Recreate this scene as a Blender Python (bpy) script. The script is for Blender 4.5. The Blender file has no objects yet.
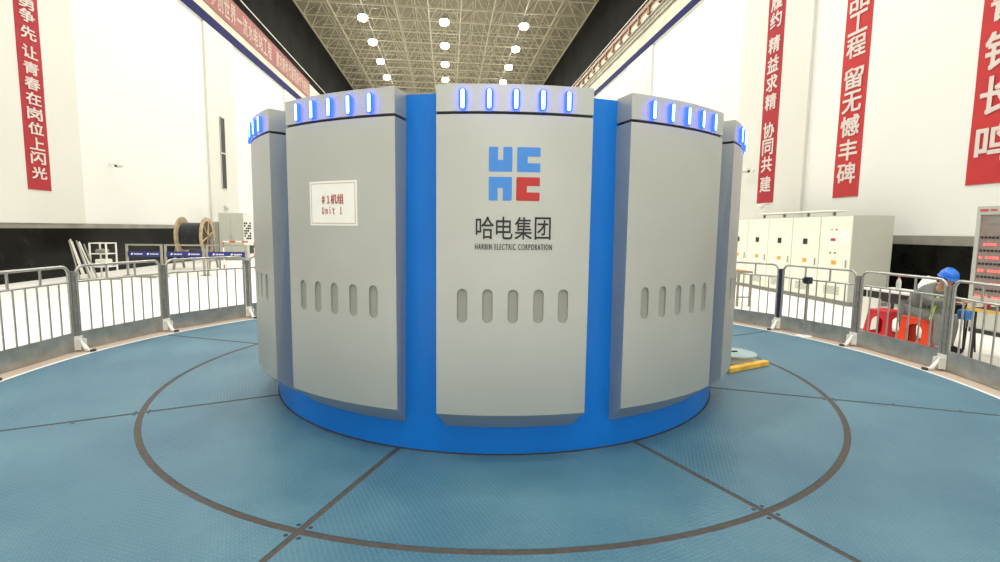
import bpy, bmesh, math, random
from math import sin, cos, pi, radians as R_
from mathutils import Vector, Matrix
from mathutils.geometry import delaunay_2d_cdt

random.seed(7)
S = bpy.context.scene
COL = S.collection

# ------------------------------------------------------------------ camera
# world: +Y runs along the hall, +X to the right wall, the generator stands at the origin
H_AX = -0.0956460                     # hall axis in the survey frame
CAM_P, CAM_R, CAM_Y = -0.1021282, 0.0126245, 0.0074397 - H_AX
CAM_D, CAM_Z, F_PX = 6.1201321, 1.7, 503.15
cam = bpy.data.cameras.new('camera')
cam.sensor_width = 36.0
cam.sensor_fit = 'HORIZONTAL'
cam.lens = F_PX / 1000 * 36.0
cam.clip_start, cam.clip_end = 0.05, 300
camo = bpy.data.objects.new('camera', cam)
COL.objects.link(camo)
fw = Vector((sin(CAM_Y) * cos(CAM_P), cos(CAM_Y) * cos(CAM_P), sin(CAM_P)))
rt = Vector((cos(CAM_Y), -sin(CAM_Y), 0))
up = rt.cross(fw)
r2 = cos(CAM_R) * rt + sin(CAM_R) * up
u2 = -sin(CAM_R) * rt + cos(CAM_R) * up
M = Matrix((r2, u2, -fw)).transposed().to_4x4()
M.translation = Vector((CAM_D * sin(H_AX), -CAM_D * cos(H_AX), CAM_Z))
camo.matrix_world = M
S.camera = camo

# ------------------------------------------------------------------ world, exposure, lamps
w = bpy.data.worlds.new('world')
S.world = w
w.use_nodes = True
w.node_tree.nodes['Background'].inputs[0].default_value = (1.0, 0.97, 0.9, 1)
w.node_tree.nodes['Background'].inputs[1].default_value = 0.05
S.view_settings.view_transform = 'Standard'
S.view_settings.look = 'None'
S.view_settings.gamma = 1
S.view_settings.use_curve_mapping = False
S.view_settings.exposure = 0.0

LAMP_W = 350.0
LAMP_COL = (1.0, 0.975, 0.895)
LAMP_X = (-7.65, -0.95, 5.8)
LAMP_Y = [38.4 + 5.5 * k for k in range(-14, 6)]
LAMP_Z = 19.2
for lx in LAMP_X:
    for ly in LAMP_Y:
        L = bpy.data.lights.new('high_bay_light', 'AREA')
        L.shape = 'DISK'
        L.size = 0.62
        L.energy = LAMP_W
        L.color = LAMP_COL
        lo = bpy.data.objects.new('high_bay_light', L)
        lo.location = (lx, ly, LAMP_Z - 0.56)
        COL.objects.link(lo)

# ------------------------------------------------------------------ materials
def mat(name, col, rough=0.5, metal=0.0, noise=0.0, nscale=4.0, bump=0.0, bscale=40.0, emit=None, estr=0.0, coat=0.0, rvar=0.0, spec=None):
    m = bpy.data.materials.new(name)
    m.use_nodes = True
    nt = m.node_tree
    b = nt.nodes['Principled BSDF']
    b.inputs['Base Color'].default_value = (*col, 1)
    b.inputs['Roughness'].default_value = rough
    b.inputs['Metallic'].default_value = metal
    if spec is not None:
        b.inputs['Specular IOR Level'].default_value = spec
    if coat:
        b.inputs['Coat Weight'].default_value = coat
        b.inputs['Coat Roughness'].default_value = 0.15
    tc = nt.nodes.new('ShaderNodeTexCoord')
    if noise or rvar:
        n = nt.nodes.new('ShaderNodeTexNoise')
        n.inputs['Scale'].default_value = nscale
        n.inputs['Detail'].default_value = 5
        nt.links.new(tc.outputs['Object'], n.inputs['Vector'])
        if noise:
            cr = nt.nodes.new('ShaderNodeValToRGB')
            cr.color_ramp.elements[0].position = 0.3
            cr.color_ramp.elements[1].position = 0.7
            cr.color_ramp.elements[0].color = (*[c * (1 - noise) for c in col], 1)
            cr.color_ramp.elements[1].color = (*[min(1, c * (1 + noise)) for c in col], 1)
            nt.links.new(n.outputs['Fac'], cr.inputs['Fac'])
            nt.links.new(cr.outputs['Color'], b.inputs['Base Color'])
        if rvar:
            mr = nt.nodes.new('ShaderNodeMapRange')
            mr.inputs['To Min'].default_value = max(0.02, rough - rvar)
            mr.inputs['To Max'].default_value = min(1, rough + rvar)
            nt.links.new(n.outputs['Fac'], mr.inputs['Value'])
            nt.links.new(mr.outputs['Result'], b.inputs['Roughness'])
    if bump:
        n2 = nt.nodes.new('ShaderNodeTexNoise')
        n2.inputs['Scale'].default_value = bscale
        n2.inputs['Detail'].default_value = 3
        nt.links.new(tc.outputs['Object'], n2.inputs['Vector'])
        bp = nt.nodes.new('ShaderNodeBump')
        bp.inputs['Strength'].default_value = bump
        bp.inputs['Distance'].default_value = 0.01
        nt.links.new(n2.outputs['Fac'], bp.inputs['Height'])
        nt.links.new(bp.outputs['Normal'], b.inputs['Normal'])
    if emit:
        b.inputs['Emission Color'].default_value = (*emit, 1)
        b.inputs['Emission Strength'].default_value = estr
    return m

def srgb(r, g, b):
    f = lambda c: (c / 255 / 12.92) if c / 255 <= 0.04045 else ((c / 255 + 0.055) / 1.055) ** 2.4
    return (f(r), f(g), f(b))

MT = {}
MT['white_wall'] = mat('white_wall_paint', (0.70, 0.70, 0.675), 0.6, noise=0.015, nscale=0.6)
MT['cream_wall'] = mat('cream_pilaster_panel', (0.60, 0.595, 0.545), 0.55, noise=0.02, nscale=0.5)
MT['black_stone'] = mat('black_polished_granite', (0.006, 0.006, 0.005), 0.22, noise=0.5, nscale=3.0, spec=0.12)
MT['grey_strip'] = mat('grey_stone_strip', (0.25, 0.24, 0.205), 0.45, noise=0.25, nscale=1.3)
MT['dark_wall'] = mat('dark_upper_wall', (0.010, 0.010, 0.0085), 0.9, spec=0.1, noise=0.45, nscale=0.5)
MT['ceiling'] = mat('roof_deck', (0.26, 0.235, 0.165), 0.7, noise=0.12, nscale=0.3)
MT['truss'] = mat('truss_paint', (0.52, 0.49, 0.37), 0.5)
MT['tile'] = mat('white_floor_tile', (0.88, 0.87, 0.82), 0.4, noise=0.03, nscale=1.0)
MT['kerb'] = mat('beige_granite_kerb', (0.50, 0.40, 0.325), 0.5, noise=0.14, nscale=30)
MT['white_line'] = mat('white_edge_strip', (0.85, 0.85, 0.82), 0.4)
MT['seam'] = mat('grey_brown_seam', (0.060, 0.053, 0.047), 0.7, noise=0.25, nscale=25)
MT['black'] = mat('black_plastic', (0.012, 0.012, 0.013), 0.45)
MT['silver'] = mat('silver_grey_panel_paint', (0.47, 0.485, 0.465), 0.45, metal=0.55, noise=0.03, nscale=2.0, bump=0.03, bscale=300, rvar=0.05)
MT['blue'] = mat('blue_gloss_paint', (0.006, 0.17, 0.64), 0.34, spec=0.3, noise=0.06, nscale=1.2)
MT['vent'] = mat('grey_vent_mesh', (0.30, 0.30, 0.265), 0.6, bump=0.2, bscale=400)
MT['gap'] = mat('dark_joint', (0.02, 0.02, 0.022), 0.7)
MT['led_core'] = mat('led_core', (0.1, 0.1, 0.1), 0.3, emit=(0.5, 0.85, 1.0), estr=3.0)
MT['led_rim'] = mat('led_blue_rim', (0.002, 0.005, 0.03), 0.5, emit=(0.006, 0.085, 1.0), estr=2.4)
MT['led_side'] = mat('led_blue_side', (0.002, 0.005, 0.03), 0.5, emit=(0.004, 0.02, 1.0), estr=14.0)
MT['logo_blue'] = mat('logo_blue_vinyl', srgb(62, 130, 210), 0.5)
MT['logo_red'] = mat('logo_red_vinyl', srgb(178, 40, 40), 0.5)
MT['ink'] = mat('black_vinyl', (0.012, 0.012, 0.014), 0.5)
MT['paper'] = mat('white_paper', (0.80, 0.80, 0.76), 0.7, noise=0.02, nscale=12)
MT['red_ink'] = mat('red_ink', (0.48, 0.05, 0.06), 0.6)
MT['pale_ink'] = mat('pale_pink_ink', (0.50, 0.40, 0.36), 0.6)
MT['red_cloth'] = mat('red_banner_cloth', (0.33, 0.010, 0.020), 0.75, noise=0.10, nscale=2.5)
MT['red_cloth_bright'] = mat('scarlet_banner_cloth', (0.44, 0.020, 0.022), 0.75, noise=0.08, nscale=2.5)
MT['pink_cloth'] = mat('faded_red_banner_cloth', (0.29, 0.10, 0.092), 0.75, noise=0.10, nscale=0.6)
MT['white_letter'] = mat('white_banner_letter', (0.62, 0.53, 0.49), 0.7)
MT['cream_letter'] = mat('cream_banner_letter', (0.46, 0.40, 0.32), 0.7)
MT['beam_blue'] = mat('dark_blue_beam_paint', (0.012, 0.013, 0.085), 0.7, spec=0.1)
MT['beam_cream'] = mat('cream_beam_paint', (0.52, 0.49, 0.37), 0.6, noise=0.18, nscale=0.9)
MT['busbar'] = mat('orange_brown_conductor', (0.24, 0.11, 0.06), 0.5, noise=0.15)
MT['steel'] = mat('brushed_stainless_tube', (0.46, 0.45, 0.42), 0.33, metal=0.85, noise=0.1, nscale=20)
MT['plate_steel'] = mat('stainless_kick_plate', (0.40, 0.40, 0.37), 0.38, metal=0.75, noise=0.18, nscale=6)
MT['post'] = mat('weathered_grey_post', (0.27, 0.25, 0.22), 0.5, metal=0.4, noise=0.2, nscale=15)
MT['dark_post'] = mat('dark_blue_post', (0.02, 0.025, 0.06), 0.5)
MT['white_paint'] = mat('white_metal_paint', (0.78, 0.77, 0.72), 0.45)
MT['rubber'] = mat('dark_red_brown_rubber', (0.06, 0.03, 0.025), 0.7)
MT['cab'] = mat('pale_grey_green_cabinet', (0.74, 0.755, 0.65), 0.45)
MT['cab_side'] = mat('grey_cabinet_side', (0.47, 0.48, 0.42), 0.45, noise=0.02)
MT['cab_gap'] = mat('cabinet_joint', (0.22, 0.22, 0.19), 0.6)
MT['meter'] = mat('black_meter_glass', (0.02, 0.02, 0.022), 0.2)
MT['orange'] = mat('orange_label', (0.85, 0.33, 0.03), 0.5)
MT['handle'] = mat('grey_handle', (0.30, 0.31, 0.29), 0.4)
MT['wood'] = mat('pale_plywood', (0.40, 0.31, 0.19), 0.7, noise=0.3, nscale=6)
MT['wood_dark'] = mat('brown_wood', (0.30, 0.14, 0.06), 0.6, noise=0.25, nscale=8)
MT['wood_shadow'] = mat('shaded_hollow_brown', (0.06, 0.035, 0.02), 0.7, noise=0.3, nscale=5)  # dark tone paints in the shade of the hollow reel flange
MT['cable'] = mat('black_cable', (0.015, 0.017, 0.02), 0.5)
MT['belt_blue'] = mat('navy_blue_belt', (0.02, 0.028, 0.20), 0.6)
MT['frame_grey'] = mat('olive_grey_steel', (0.36, 0.355, 0.30), 0.45, metal=0.3, noise=0.1)
MT['red_plastic'] = mat('red_plastic', (0.62, 0.022, 0.035), 0.35)
MT['orange_plastic'] = mat('orange_red_plastic', (0.80, 0.070, 0.022), 0.35)
MT['hivis'] = mat('yellow_green_fabric', (0.52, 0.75, 0.06), 0.7)
MT['jacket'] = mat('grey_work_jacket', (0.16, 0.168, 0.155), 0.85, noise=0.12, nscale=9, bump=0.5, bscale=14)
MT['trousers'] = mat('grey_work_trousers', (0.20, 0.205, 0.19), 0.85, noise=0.15, nscale=9, bump=0.4, bscale=16)
MT['skin'] = mat('skin', (0.52, 0.30, 0.20), 0.55)
MT['hair'] = mat('black_hair', (0.012, 0.010, 0.009), 0.6)
MT['helmet'] = mat('blue_helmet_plastic', (0.012, 0.16, 0.72), 0.22)
MT['yellow'] = mat('yellow_paint', (0.72, 0.42, 0.05), 0.5, noise=0.25, nscale=9)
MT['yellow_edge'] = mat('yellow_table_edge', (0.80, 0.52, 0.10), 0.5)
MT['led_red'] = mat('red_led', (0.9, 0.1, 0.08), 0.4, emit=(1.0, 0.10, 0.09), estr=1.6)
MT['cab_glass'] = mat('smoky_cabinet_window', (0.24, 0.19, 0.175), 0.35, noise=0.15, nscale=5)
MT['cab_face'] = mat('grey_panel_cabinet', (0.42, 0.44, 0.40), 0.45)
MT['teal_grey'] = mat('blue_grey_lid', (0.30, 0.40, 0.42), 0.5, noise=0.1)
MT['beige'] = mat('beige_drum', (0.58, 0.54, 0.40), 0.6, noise=0.1)
MT['red_paint'] = mat('red_paint', (0.60, 0.03, 0.03), 0.45)
MT['clear'] = mat('bottle_plastic', (0.75, 0.78, 0.76), 0.12)
MT['clear'].node_tree.nodes['Principled BSDF'].inputs['Transmission Weight'].default_value = 0.5
MT['fixture'] = mat('lamp_housing', (0.45, 0.44, 0.40), 0.4)
MT['lamp'] = mat('lamp_diffuser', (1, 1, 1), 0.4, emit=(1.0, 0.95, 0.82), estr=30.0)
MT['bluebox'] = mat('blue_plastic', (0.03, 0.16, 0.50), 0.4)

def deck_material():
    m = mat('teal_blue_chequer_plate', (0.085, 0.23, 0.315), 0.42)
    nt = m.node_tree
    b = nt.nodes['Principled BSDF']
    tc = nt.nodes.new('ShaderNodeTexCoord')
    n = nt.nodes.new('ShaderNodeTexNoise')
    n.inputs['Scale'].default_value = 0.9
    n.inputs['Detail'].default_value = 6
    n.inputs['Roughness'].default_value = 0.6
    nt.links.new(tc.outputs['Object'], n.inputs['Vector'])
    cr = nt.nodes.new('ShaderNodeValToRGB')
    cr.color_ramp.elements[0].position = 0.36
    cr.color_ramp.elements[1].position = 0.64
    cr.color_ramp.elements[0].color = (0.040, 0.130, 0.202, 1)
    cr.color_ramp.elements[1].color = (0.075, 0.182, 0.248, 1)
    nt.links.new(n.outputs['Fac'], cr.inputs['Fac'])
    # raised lozenges of the chequer plate
    sp = nt.nodes.new('ShaderNodeSeparateXYZ')
    nt.links.new(tc.outputs['Object'], sp.inputs[0])
    def mth(op, a, bb=None):
        q = nt.nodes.new('ShaderNodeMath')
        q.operation = op
        for i, v in enumerate((a, bb)):
            if v is None:
                continue
            if isinstance(v, (int, float)):
                q.inputs[i].default_value = v
            else:
                nt.links.new(v, q.inputs[i])
        return q.outputs[0]
    k = 2 * pi / 0.056
    a1 = mth('SINE', mth('MULTIPLY', mth('ADD', sp.outputs[0], sp.outputs[1]), k * 0.7))
    a2 = mth('SINE', mth('MULTIPLY', mth('SUBTRACT', sp.outputs[0], sp.outputs[1]), k * 0.7))
    pr = mth('MULTIPLY', a1, a2)
    ab = mth('POWER', mth('ABSOLUTE', pr), 2.0)
    bp = nt.nodes.new('ShaderNodeBump')
    bp.inputs['Strength'].default_value = 0.55
    bp.inputs['Distance'].default_value = 0.004
    nt.links.new(ab, bp.inputs['Height'])
    nt.links.new(bp.outputs['Normal'], b.inputs['Normal'])
    mx = nt.nodes.new('ShaderNodeMix')
    mx.data_type = 'RGBA'
    mx.blend_type = 'MIX'
    nt.links.new(mth('MULTIPLY', ab, 0.32), mx.inputs[0])
    nt.links.new(cr.outputs['Color'], mx.inputs[6])
    mx.inputs[7].default_value = (0.125, 0.235, 0.32, 1)      # worn tops of the lozenges
    nt.links.new(mx.outputs[2], b.inputs['Base Color'])
    mr = nt.nodes.new('ShaderNodeMapRange')
    mr.inputs['To Min'].default_value = 0.34
    mr.inputs['To Max'].default_value = 0.52
    nt.links.new(n.outputs['Fac'], mr.inputs['Value'])
    nt.links.new(mr.outputs['Result'], b.inputs['Roughness'])
    return m
MT['deck'] = deck_material()

# ------------------------------------------------------------------ helpers
class MB:
    """collects shapes and links them as one mesh object"""
    def __init__(s):
        s.v, s.f, s.sm, s.mi = [], [], [], []
    def add(s, vs, fs, smooth=False, mi=0):
        o = len(s.v)
        s.v += [tuple(p) for p in vs]
        for f in fs:
            s.f.append(tuple(i + o for i in f))
            s.sm.append(smooth)
            s.mi.append(mi)
        return s
    def box(s, x0, x1, y0, y1, z0, z1, mi=0, bev=0.0):
        if bev <= 0:
            vs = [(x, y, z) for z in (z0, z1) for y in (y0, y1) for x in (x0, x1)]
            return s.add(vs, [(0, 2, 3, 1), (4, 5, 7, 6), (0, 1, 5, 4), (2, 6, 7, 3), (0, 4, 6, 2), (1, 3, 7, 5)], False, mi)
        bm = bmesh.new()
        bmesh.ops.create_cube(bm, size=1)
        for q in bm.verts:
            q.co = Vector((x0 + (q.co.x + .5) * (x1 - x0), y0 + (q.co.y + .5) * (y1 - y0), z0 + (q.co.z + .5) * (z1 - z0)))
        bmesh.ops.bevel(bm, geom=bm.edges[:], offset=bev, segments=2, affect='EDGES', profile=0.5)
        return s.bm(bm, mi)
    def bm(s, bm, mi=0, smooth=False, mtx=None):
        bm.verts.index_update()
        vs = [(mtx @ q.co if mtx else q.co.copy()) for q in bm.verts]
        s.add(vs, [[q.index for q in f.verts] for f in bm.faces], smooth, mi)
        bm.free()
        return s
    def bar(s, p0, p1, wx, wy, mi=0):
        """square-section bar"""
        p0, p1 = Vector(p0), Vector(p1)
        d = (p1 - p0).normalized()
        a = Vector((0, 0, 1)) if abs(d.z) < 0.95 else Vector((1, 0, 0))
        u = d.cross(a).normalized()
        n = u.cross(d)
        vs = []
        for p in (p0, p1):
            for (i, j) in ((-1, -1), (1, -1), (1, 1), (-1, 1)):
                vs.append(p + u * (i * wx / 2) + n * (j * wy / 2))
        return s.add(vs, [(0, 1, 2, 3), (7, 6, 5, 4), (0, 4, 5, 1), (1, 5, 6, 2), (2, 6, 7, 3), (3, 7, 4, 0)], False, mi)
    def tube(s, path, r, n=10, closed=False, mi=0, caps=True):
        pts = [Vector(p) for p in path]
        m = len(pts)
        rings = []
        prev = None
        for i, p in enumerate(pts):
            if closed:
                d = (pts[(i + 1) % m] - pts[i - 1]).normalized()
            else:
                d = (pts[min(i + 1, m - 1)] - pts[max(i - 1, 0)]).normalized()
            if prev is None:
                a = Vector((0, 0, 1)) if abs(d.z) < 0.9 else Vector((1, 0, 0))
                u = d.cross(a).normalized()
            else:
                u = (prev - d * prev.dot(d)).normalized()
            prev = u
            nn = d.cross(u)
            rr = r[i] if isinstance(r, (list, tuple)) else r
            rings.append([p + u * (rr * cos(2 * pi * k / n)) + nn * (rr * sin(2 * pi * k / n)) for k in range(n)])
        vs = [q for g in rings for q in g]
        fs = []
        for i in range(m if closed else m - 1):
            j = (i + 1) % m
            for k in range(n):
                l = (k + 1) % n
                fs.append((i * n + k, i * n + l, j * n + l, j * n + k))
        s.add(vs, fs, True, mi)
        if caps and not closed:
            s.add(rings[0], [tuple(range(n - 1, -1, -1))], False, mi)
            s.add(rings[-1], [tuple(range(n))], False, mi)
        return s
    def lathe(s, prof, n=32, mi=0, smooth=True, mtx=None, a0=0.0, a1=2 * pi):
        full = abs(a1 - a0 - 2 * pi) < 1e-6
        m = n if full else n + 1
        for i in range(len(prof) - 1):
            vs, fs = [], []
            for (r, z) in prof[i:i + 2]:
                for k in range(m):
                    a = a0 + (a1 - a0) * k / n
                    p = Vector((r * cos(a), r * sin(a), z))
                    vs.append(mtx @ p if mtx else p)
            for k in range(n):
                l = (k + 1) % m
                fs.append((k, l, m + l, m + k))
            s.add(vs, fs, smooth, mi)
        return s
    def build(s, name, m, parent=None, loc=None, rotz=0.0):
        me = bpy.data.meshes.new(name)
        me.from_pydata(s.v, [], s.f)
        for q in (m if isinstance(m, (list, tuple)) else [m]):
            me.materials.append(MT[q])
        me.polygons.foreach_set('use_smooth', s.sm)
        me.polygons.foreach_set('material_index', s.mi)
        bm = bmesh.new()
        bm.from_mesh(me)
        bmesh.ops.remove_doubles(bm, verts=bm.verts[:], dist=1e-5) if len(bm.verts) < 60000 and getattr(s, 'weld', False) else None
        if getattr(s, 'renorm', True):
            bmesh.ops.recalc_face_normals(bm, faces=bm.faces[:])
        bm.to_mesh(me)
        bm.free()
        me.update()
        o = bpy.data.objects.new(name, me)
        COL.objects.link(o)
        if parent:
            o.parent = parent
        if loc is not None:
            o.location = loc
        o.rotation_euler.z = rotz
        return o

def link_mesh(name, me, m, parent=None, loc=None):
    me.name = name
    for q in (m if isinstance(m, (list, tuple)) else [m]):
        me.materials.append(MT[q])
    o = bpy.data.objects.new(name, me)
    COL.objects.link(o)
    if parent:
        o.parent = parent
    if loc is not None:
        o.location = loc
    return o

def tag(o, label, cat, group=None):
    o['label'] = label
    o['category'] = cat
    if group:
        o['group'] = group
    return o

def thing(name, label, cat, loc=(0, 0, 0), rotz=0.0, group=None):
    o = bpy.data.objects.new(name, None)
    o.empty_display_size = 0.2
    COL.objects.link(o)
    o.location = loc
    o.rotation_euler.z = rotz
    return tag(o, label, cat, group)

def struct(o):
    o['kind'] = 'structure'
    return o

def kids(o):
    return [c for c in COL.objects if c.parent == o]

def copy_tree(o, parent=None):
    c = o.copy()
    COL.objects.link(c)
    if parent:
        c.parent = parent
    for ch in kids(o):
        copy_tree(ch, c)
    return c

def text_tris(body, bold=0.0, spacing=1.0):
    """flat triangles of a string set in the built-in font, in a unit box 0..1 x 0..1"""
    c = bpy.data.curves.new('t', 'FONT')
    c.body = body
    c.size = 1
    c.resolution_u = 3
    c.offset = bold
    c.space_character = spacing
    o = bpy.data.objects.new('t', c)
    COL.objects.link(o)
    dg = bpy.context.evaluated_depsgraph_get()
    me = bpy.data.meshes.new_from_object(o.evaluated_get(dg))
    vs = [v.co.copy() for v in me.vertices]
    fs = [tuple(p.vertices) for p in me.polygons]
    bpy.data.objects.remove(o)
    bpy.data.curves.remove(c)
    bpy.data.meshes.remove(me)
    x0, x1 = min(v.x for v in vs), max(v.x for v in vs)
    y0, y1 = min(v.y for v in vs), max(v.y for v in vs)
    return [((v.x - x0) / (x1 - x0), (v.y - y0) / (y1 - y0)) for v in vs], fs

def put_text(mb, body, fn, bold=0.0, mi=0, spacing=1.0):
    """fn maps (s, t) in the unit box to a 3-D point; bold prints the glyph four times, each a little shifted"""
    vs, fs = text_tris(body, 0.0, spacing)
    c0, c1, c2 = Vector(fn(.5, .5)), Vector(fn(.6, .5)), Vector(fn(.5, .6))
    nrm = (c1 - c0).cross(c2 - c0).normalized()
    for i, (dx, dy) in enumerate(((0, 0),) if bold <= 0 else ((-bold, -bold), (bold, -bold), (-bold, bold), (bold, bold), (0, 0))):
        lift = nrm * (.0008 * i)
        mb.add([Vector(fn(s * (1 - 2 * bold) + bold + dx, t * (1 - 2 * bold) + bold + dy)) + lift for s, t in vs], fs, False, mi)
    mb.renorm = False

# ================================================================== THE SETTING
XL, XR, YN, YF, ZC = -13.0, 10.4, -42.0, 72.0, 19.7
ZR = 22.0
# floor with a round opening for the deck
RK = 5.86
mb = MB()
NSEG = 96
ring_in = [(RK * cos(2 * pi * k / NSEG), RK * sin(2 * pi * k / NSEG), 0) for k in range(NSEG)]
ring_out = []
for k in range(NSEG):
    a = 2 * pi * k / NSEG
    q = 7.0 / max(abs(cos(a)), abs(sin(a)))
    ring_out.append((q * cos(a), q * sin(a), 0))
mb.add(ring_in + ring_out, [(k, (k + 1) % NSEG, NSEG + (k + 1) % NSEG, NSEG + k) for k in range(NSEG)])
for (x0, x1, y0, y1) in ((XL, -7, YN, YF), (7, 11.5, YN, YF), (-7, 7, YN, -7), (-7, 7, 7, YF)):
    mb.add([(x0, y0, 0), (x1, y0, 0), (x1, y1, 0), (x0, y1, 0)], [(0, 1, 2, 3)])
struct(mb.build('floor', 'tile'))
# ceiling deck
mb = MB()
mb.box(XL - .5, 11.6, YN, YF, ZR, ZR + .15)
struct(mb.build('ceiling', 'ceiling'))

def wall(name, m, *b):
    q = MB()
    q.box(*b)
    return struct(q.build(name, m))
wall('wall_left', 'white_wall', XL - .4, XL, YN, YF, 0, 13.5)
wall('wall_right', 'white_wall', XR, XR + .4, YN, YF, 0, 12.8)
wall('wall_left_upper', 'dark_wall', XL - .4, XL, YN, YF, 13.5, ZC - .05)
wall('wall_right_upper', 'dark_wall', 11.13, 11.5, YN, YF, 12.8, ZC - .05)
wall('trim_40', 'ceiling', XL - .4, XL, YN, YF, ZC - .05, ZR)
wall('trim_41', 'ceiling', 11.13, 11.5, YN, YF, ZC - .05, ZR)
wall('wall_far', 'white_wall', XL - .4, 11.5, YF, YF + .4, 0, ZR)
wall('wall_near', 'white_wall', XL - .4, 11.5, YN - .4, YN, 0, ZR)
# black stone dado and its grey cap strip
wall('trim_1', 'black_stone', XL, XL + .06, YN, YF, 0, 1.56)
wall('trim_2', 'grey_strip', XL, XL + .05, YN, YF, 1.56, 1.72)
wall('trim_3', 'black_stone', XR - .06, XR, YN, YF, 0, 1.47)
wall('trim_4', 'grey_strip', XR - .05, XR, YN, YF, 1.47, 1.68)
# pilasters
n = 5
for y0, y1 in ((-3.8, -.3), (9.0, 12.55), (21.9, 25.35), (34.6, 38.1), (47.3, 50.8)):
    wall('trim_%d' % n, 'cream_wall', XL, XL + .1, y0, y1, 1.72, 12.02)
    n += 1
for y0, y1 in ((-4, -.6), (8.70, 12.40), (21.1, 25.0), (33.7, 37.4), (46.2, 49.9)):
    wall('trim_%d' % n, 'cream_wall', XR - .1, XR, y0, y1, 1.68, 11.70)
    n += 1
# space frame under the roof deck
mb = MB()
G = 2.66
xs = [-12.88 + G * i for i in range(10)]
ys = [19.0 + G * j for j in range(21)]
zb, zt = ZC, ZC + 1.75
for x in xs:
    mb.bar((x, ys[0], zb), (x, ys[-1], zb), .085, .085)
for y in ys:
    mb.bar((xs[0], y, zb), (xs[-1], y, zb), .085, .085)
xt = [x + G / 2 for x in xs[:-1]]
yt = [y + G / 2 for y in ys[:-1]]
for x in xt:
    mb.bar((x, yt[0], zt), (x, yt[-1], zt), .07, .07)
for y in yt:
    mb.bar((xs[0], y, zt), (xs[-1], y, zt), .07, .07)
for x in xt:
    for y in yt:
        for dx in (-1, 1):
            for dy in (-1, 1):
                mb.bar((x, y, zt), (x + dx * G / 2, y + dy * G / 2, zb), .055, .055)
# purlins
for x in [XL + .9 + 1.37 * i for i in range(17)]:
    mb.bar((x, ys[0], ZR - .08), (x, YF, ZR - .08), .07, .12)
struct(mb.build('trim_%d' % n, 'truss'))

# ---- deck round the generator
PH = -0.3070140 + H_AX
def pol(r, a, z=0.0):
    return (r * sin(a), -r * cos(a), z)
R_IN, R_S0, R_S1, R_OUT = 2.40, 3.592, 3.642, 5.376
mb = MB()
mb.lathe([(R_OUT + .03, .004), (RK, .004)], 128)
mb.lathe([(RK, .004), (RK, -.02)], 128)
struct(mb.build('trim_%d' % (n + 1), 'kerb'))
mb = MB()
mb.lathe([(R_OUT, -.02), (R_OUT, .006), (R_OUT + .03, .006), (R_OUT + .03, -.02)], 160)
struct(mb.build('trim_%d' % (n + 2), 'white_line'))
deck = thing('steel_deck', 'round teal blue chequer plate deck with brown seams around the generator', 'floor deck')
mb = MB()
mb.lathe([(2.3, -.004), (R_OUT + .01, -.004)], 128)
mb.build('seam_bed', 'seam', deck)
GAP = 0.021
def sector(r0, r1):
    q = MB()
    N = 14
    def ang(r, k):
        g = math.asin(GAP / r)
        a0, a1 = g, pi / 4 - g
        return a0 + (a1 - a0) * k / N
    top = [pol(r, ang(r, k), 0) for r in (r0, r1) for k in range(N + 1)]
    bot = [(x, y, -.02) for x, y, z in top]
    L = N + 1
    fs = [(k, k + 1, L + k + 1, L + k) for k in range(N)]
    o = 2 * L
    side = [(k + 1, k, o + k, o + k + 1) for k in range(N)] + [(L + k, L + k + 1, o + L + k + 1, o + L + k) for k in range(N)]
    side += [(0, L, o + L, o), (L - 1 + L, L - 1, o + L - 1, o + 2 * L - 1)]
    q.add(top + bot, fs + side)
    return q
inner0 = sector(R_IN, R_S0).build('deck_plate', 'deck', deck, rotz=PH)
outer0 = sector(R_S1, R_OUT).build('deck_plate', 'deck', deck, rotz=PH)
for k in range(1, 8):
    for src in (inner0, outer0):
        c = src.copy()
        COL.objects.link(c)
        c.rotation_euler.z = PH + k * pi / 4
# bolt holes by the seam crossings
for k in (-1, 0, 1, 2):
    a = PH + k * pi / 4
    for dr in (-.052, .052):
        for da in (-.042, .042):
            q = MB()
            q.lathe([(.0001, .0006), (.013, .0006), (.013, -.002)], 12)
            p = pol(3.617 + dr, a + da / 3.617)
            q.build('bolt_hole', 'gap', deck, loc=(p[0], p[1], 0.0002))
for k, rs in ((2, (4.2, 4.75, 5.1)), (-1, (4.1, 4.7))):
    a = PH + k * pi / 4
    for r in rs:
        q = MB()
        q.lathe([(.0001, .0006), (.013, .0006), (.013, -.002)], 12)
        p = pol(r, a + .05 / r)
        q.build('bolt_hole', 'gap', deck, loc=(p[0], p[1], 0.0002))

# ================================================================== GENERATOR HOUSING
RF, RB = 2.6449, 2.4625
ZT, ZC1, ZC0, ZB, Z0 = 2.6675, 2.490, 2.470, 0.3757, 0.2075
TH = 0.0454572 + H_AX
AW, BW, CW = 0.2048, 0.2042, 0.1949
gen = thing('generator_housing', 'round blue generator housing with twelve silver grey curved cover panels and blue lamps', 'generator')
mb = MB()
mb.lathe([(RB, .0), (RB, 2.655), (RB - .02, 2.66), (.01, 2.66)], 192)
mb.build('drum', 'blue', gen)
mb = MB()
mb.lathe([(RB, .008), (RB + .008, .006), (RB + .012, -.003)], 160)
mb.build('base_seal', 'gap', gen)

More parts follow.
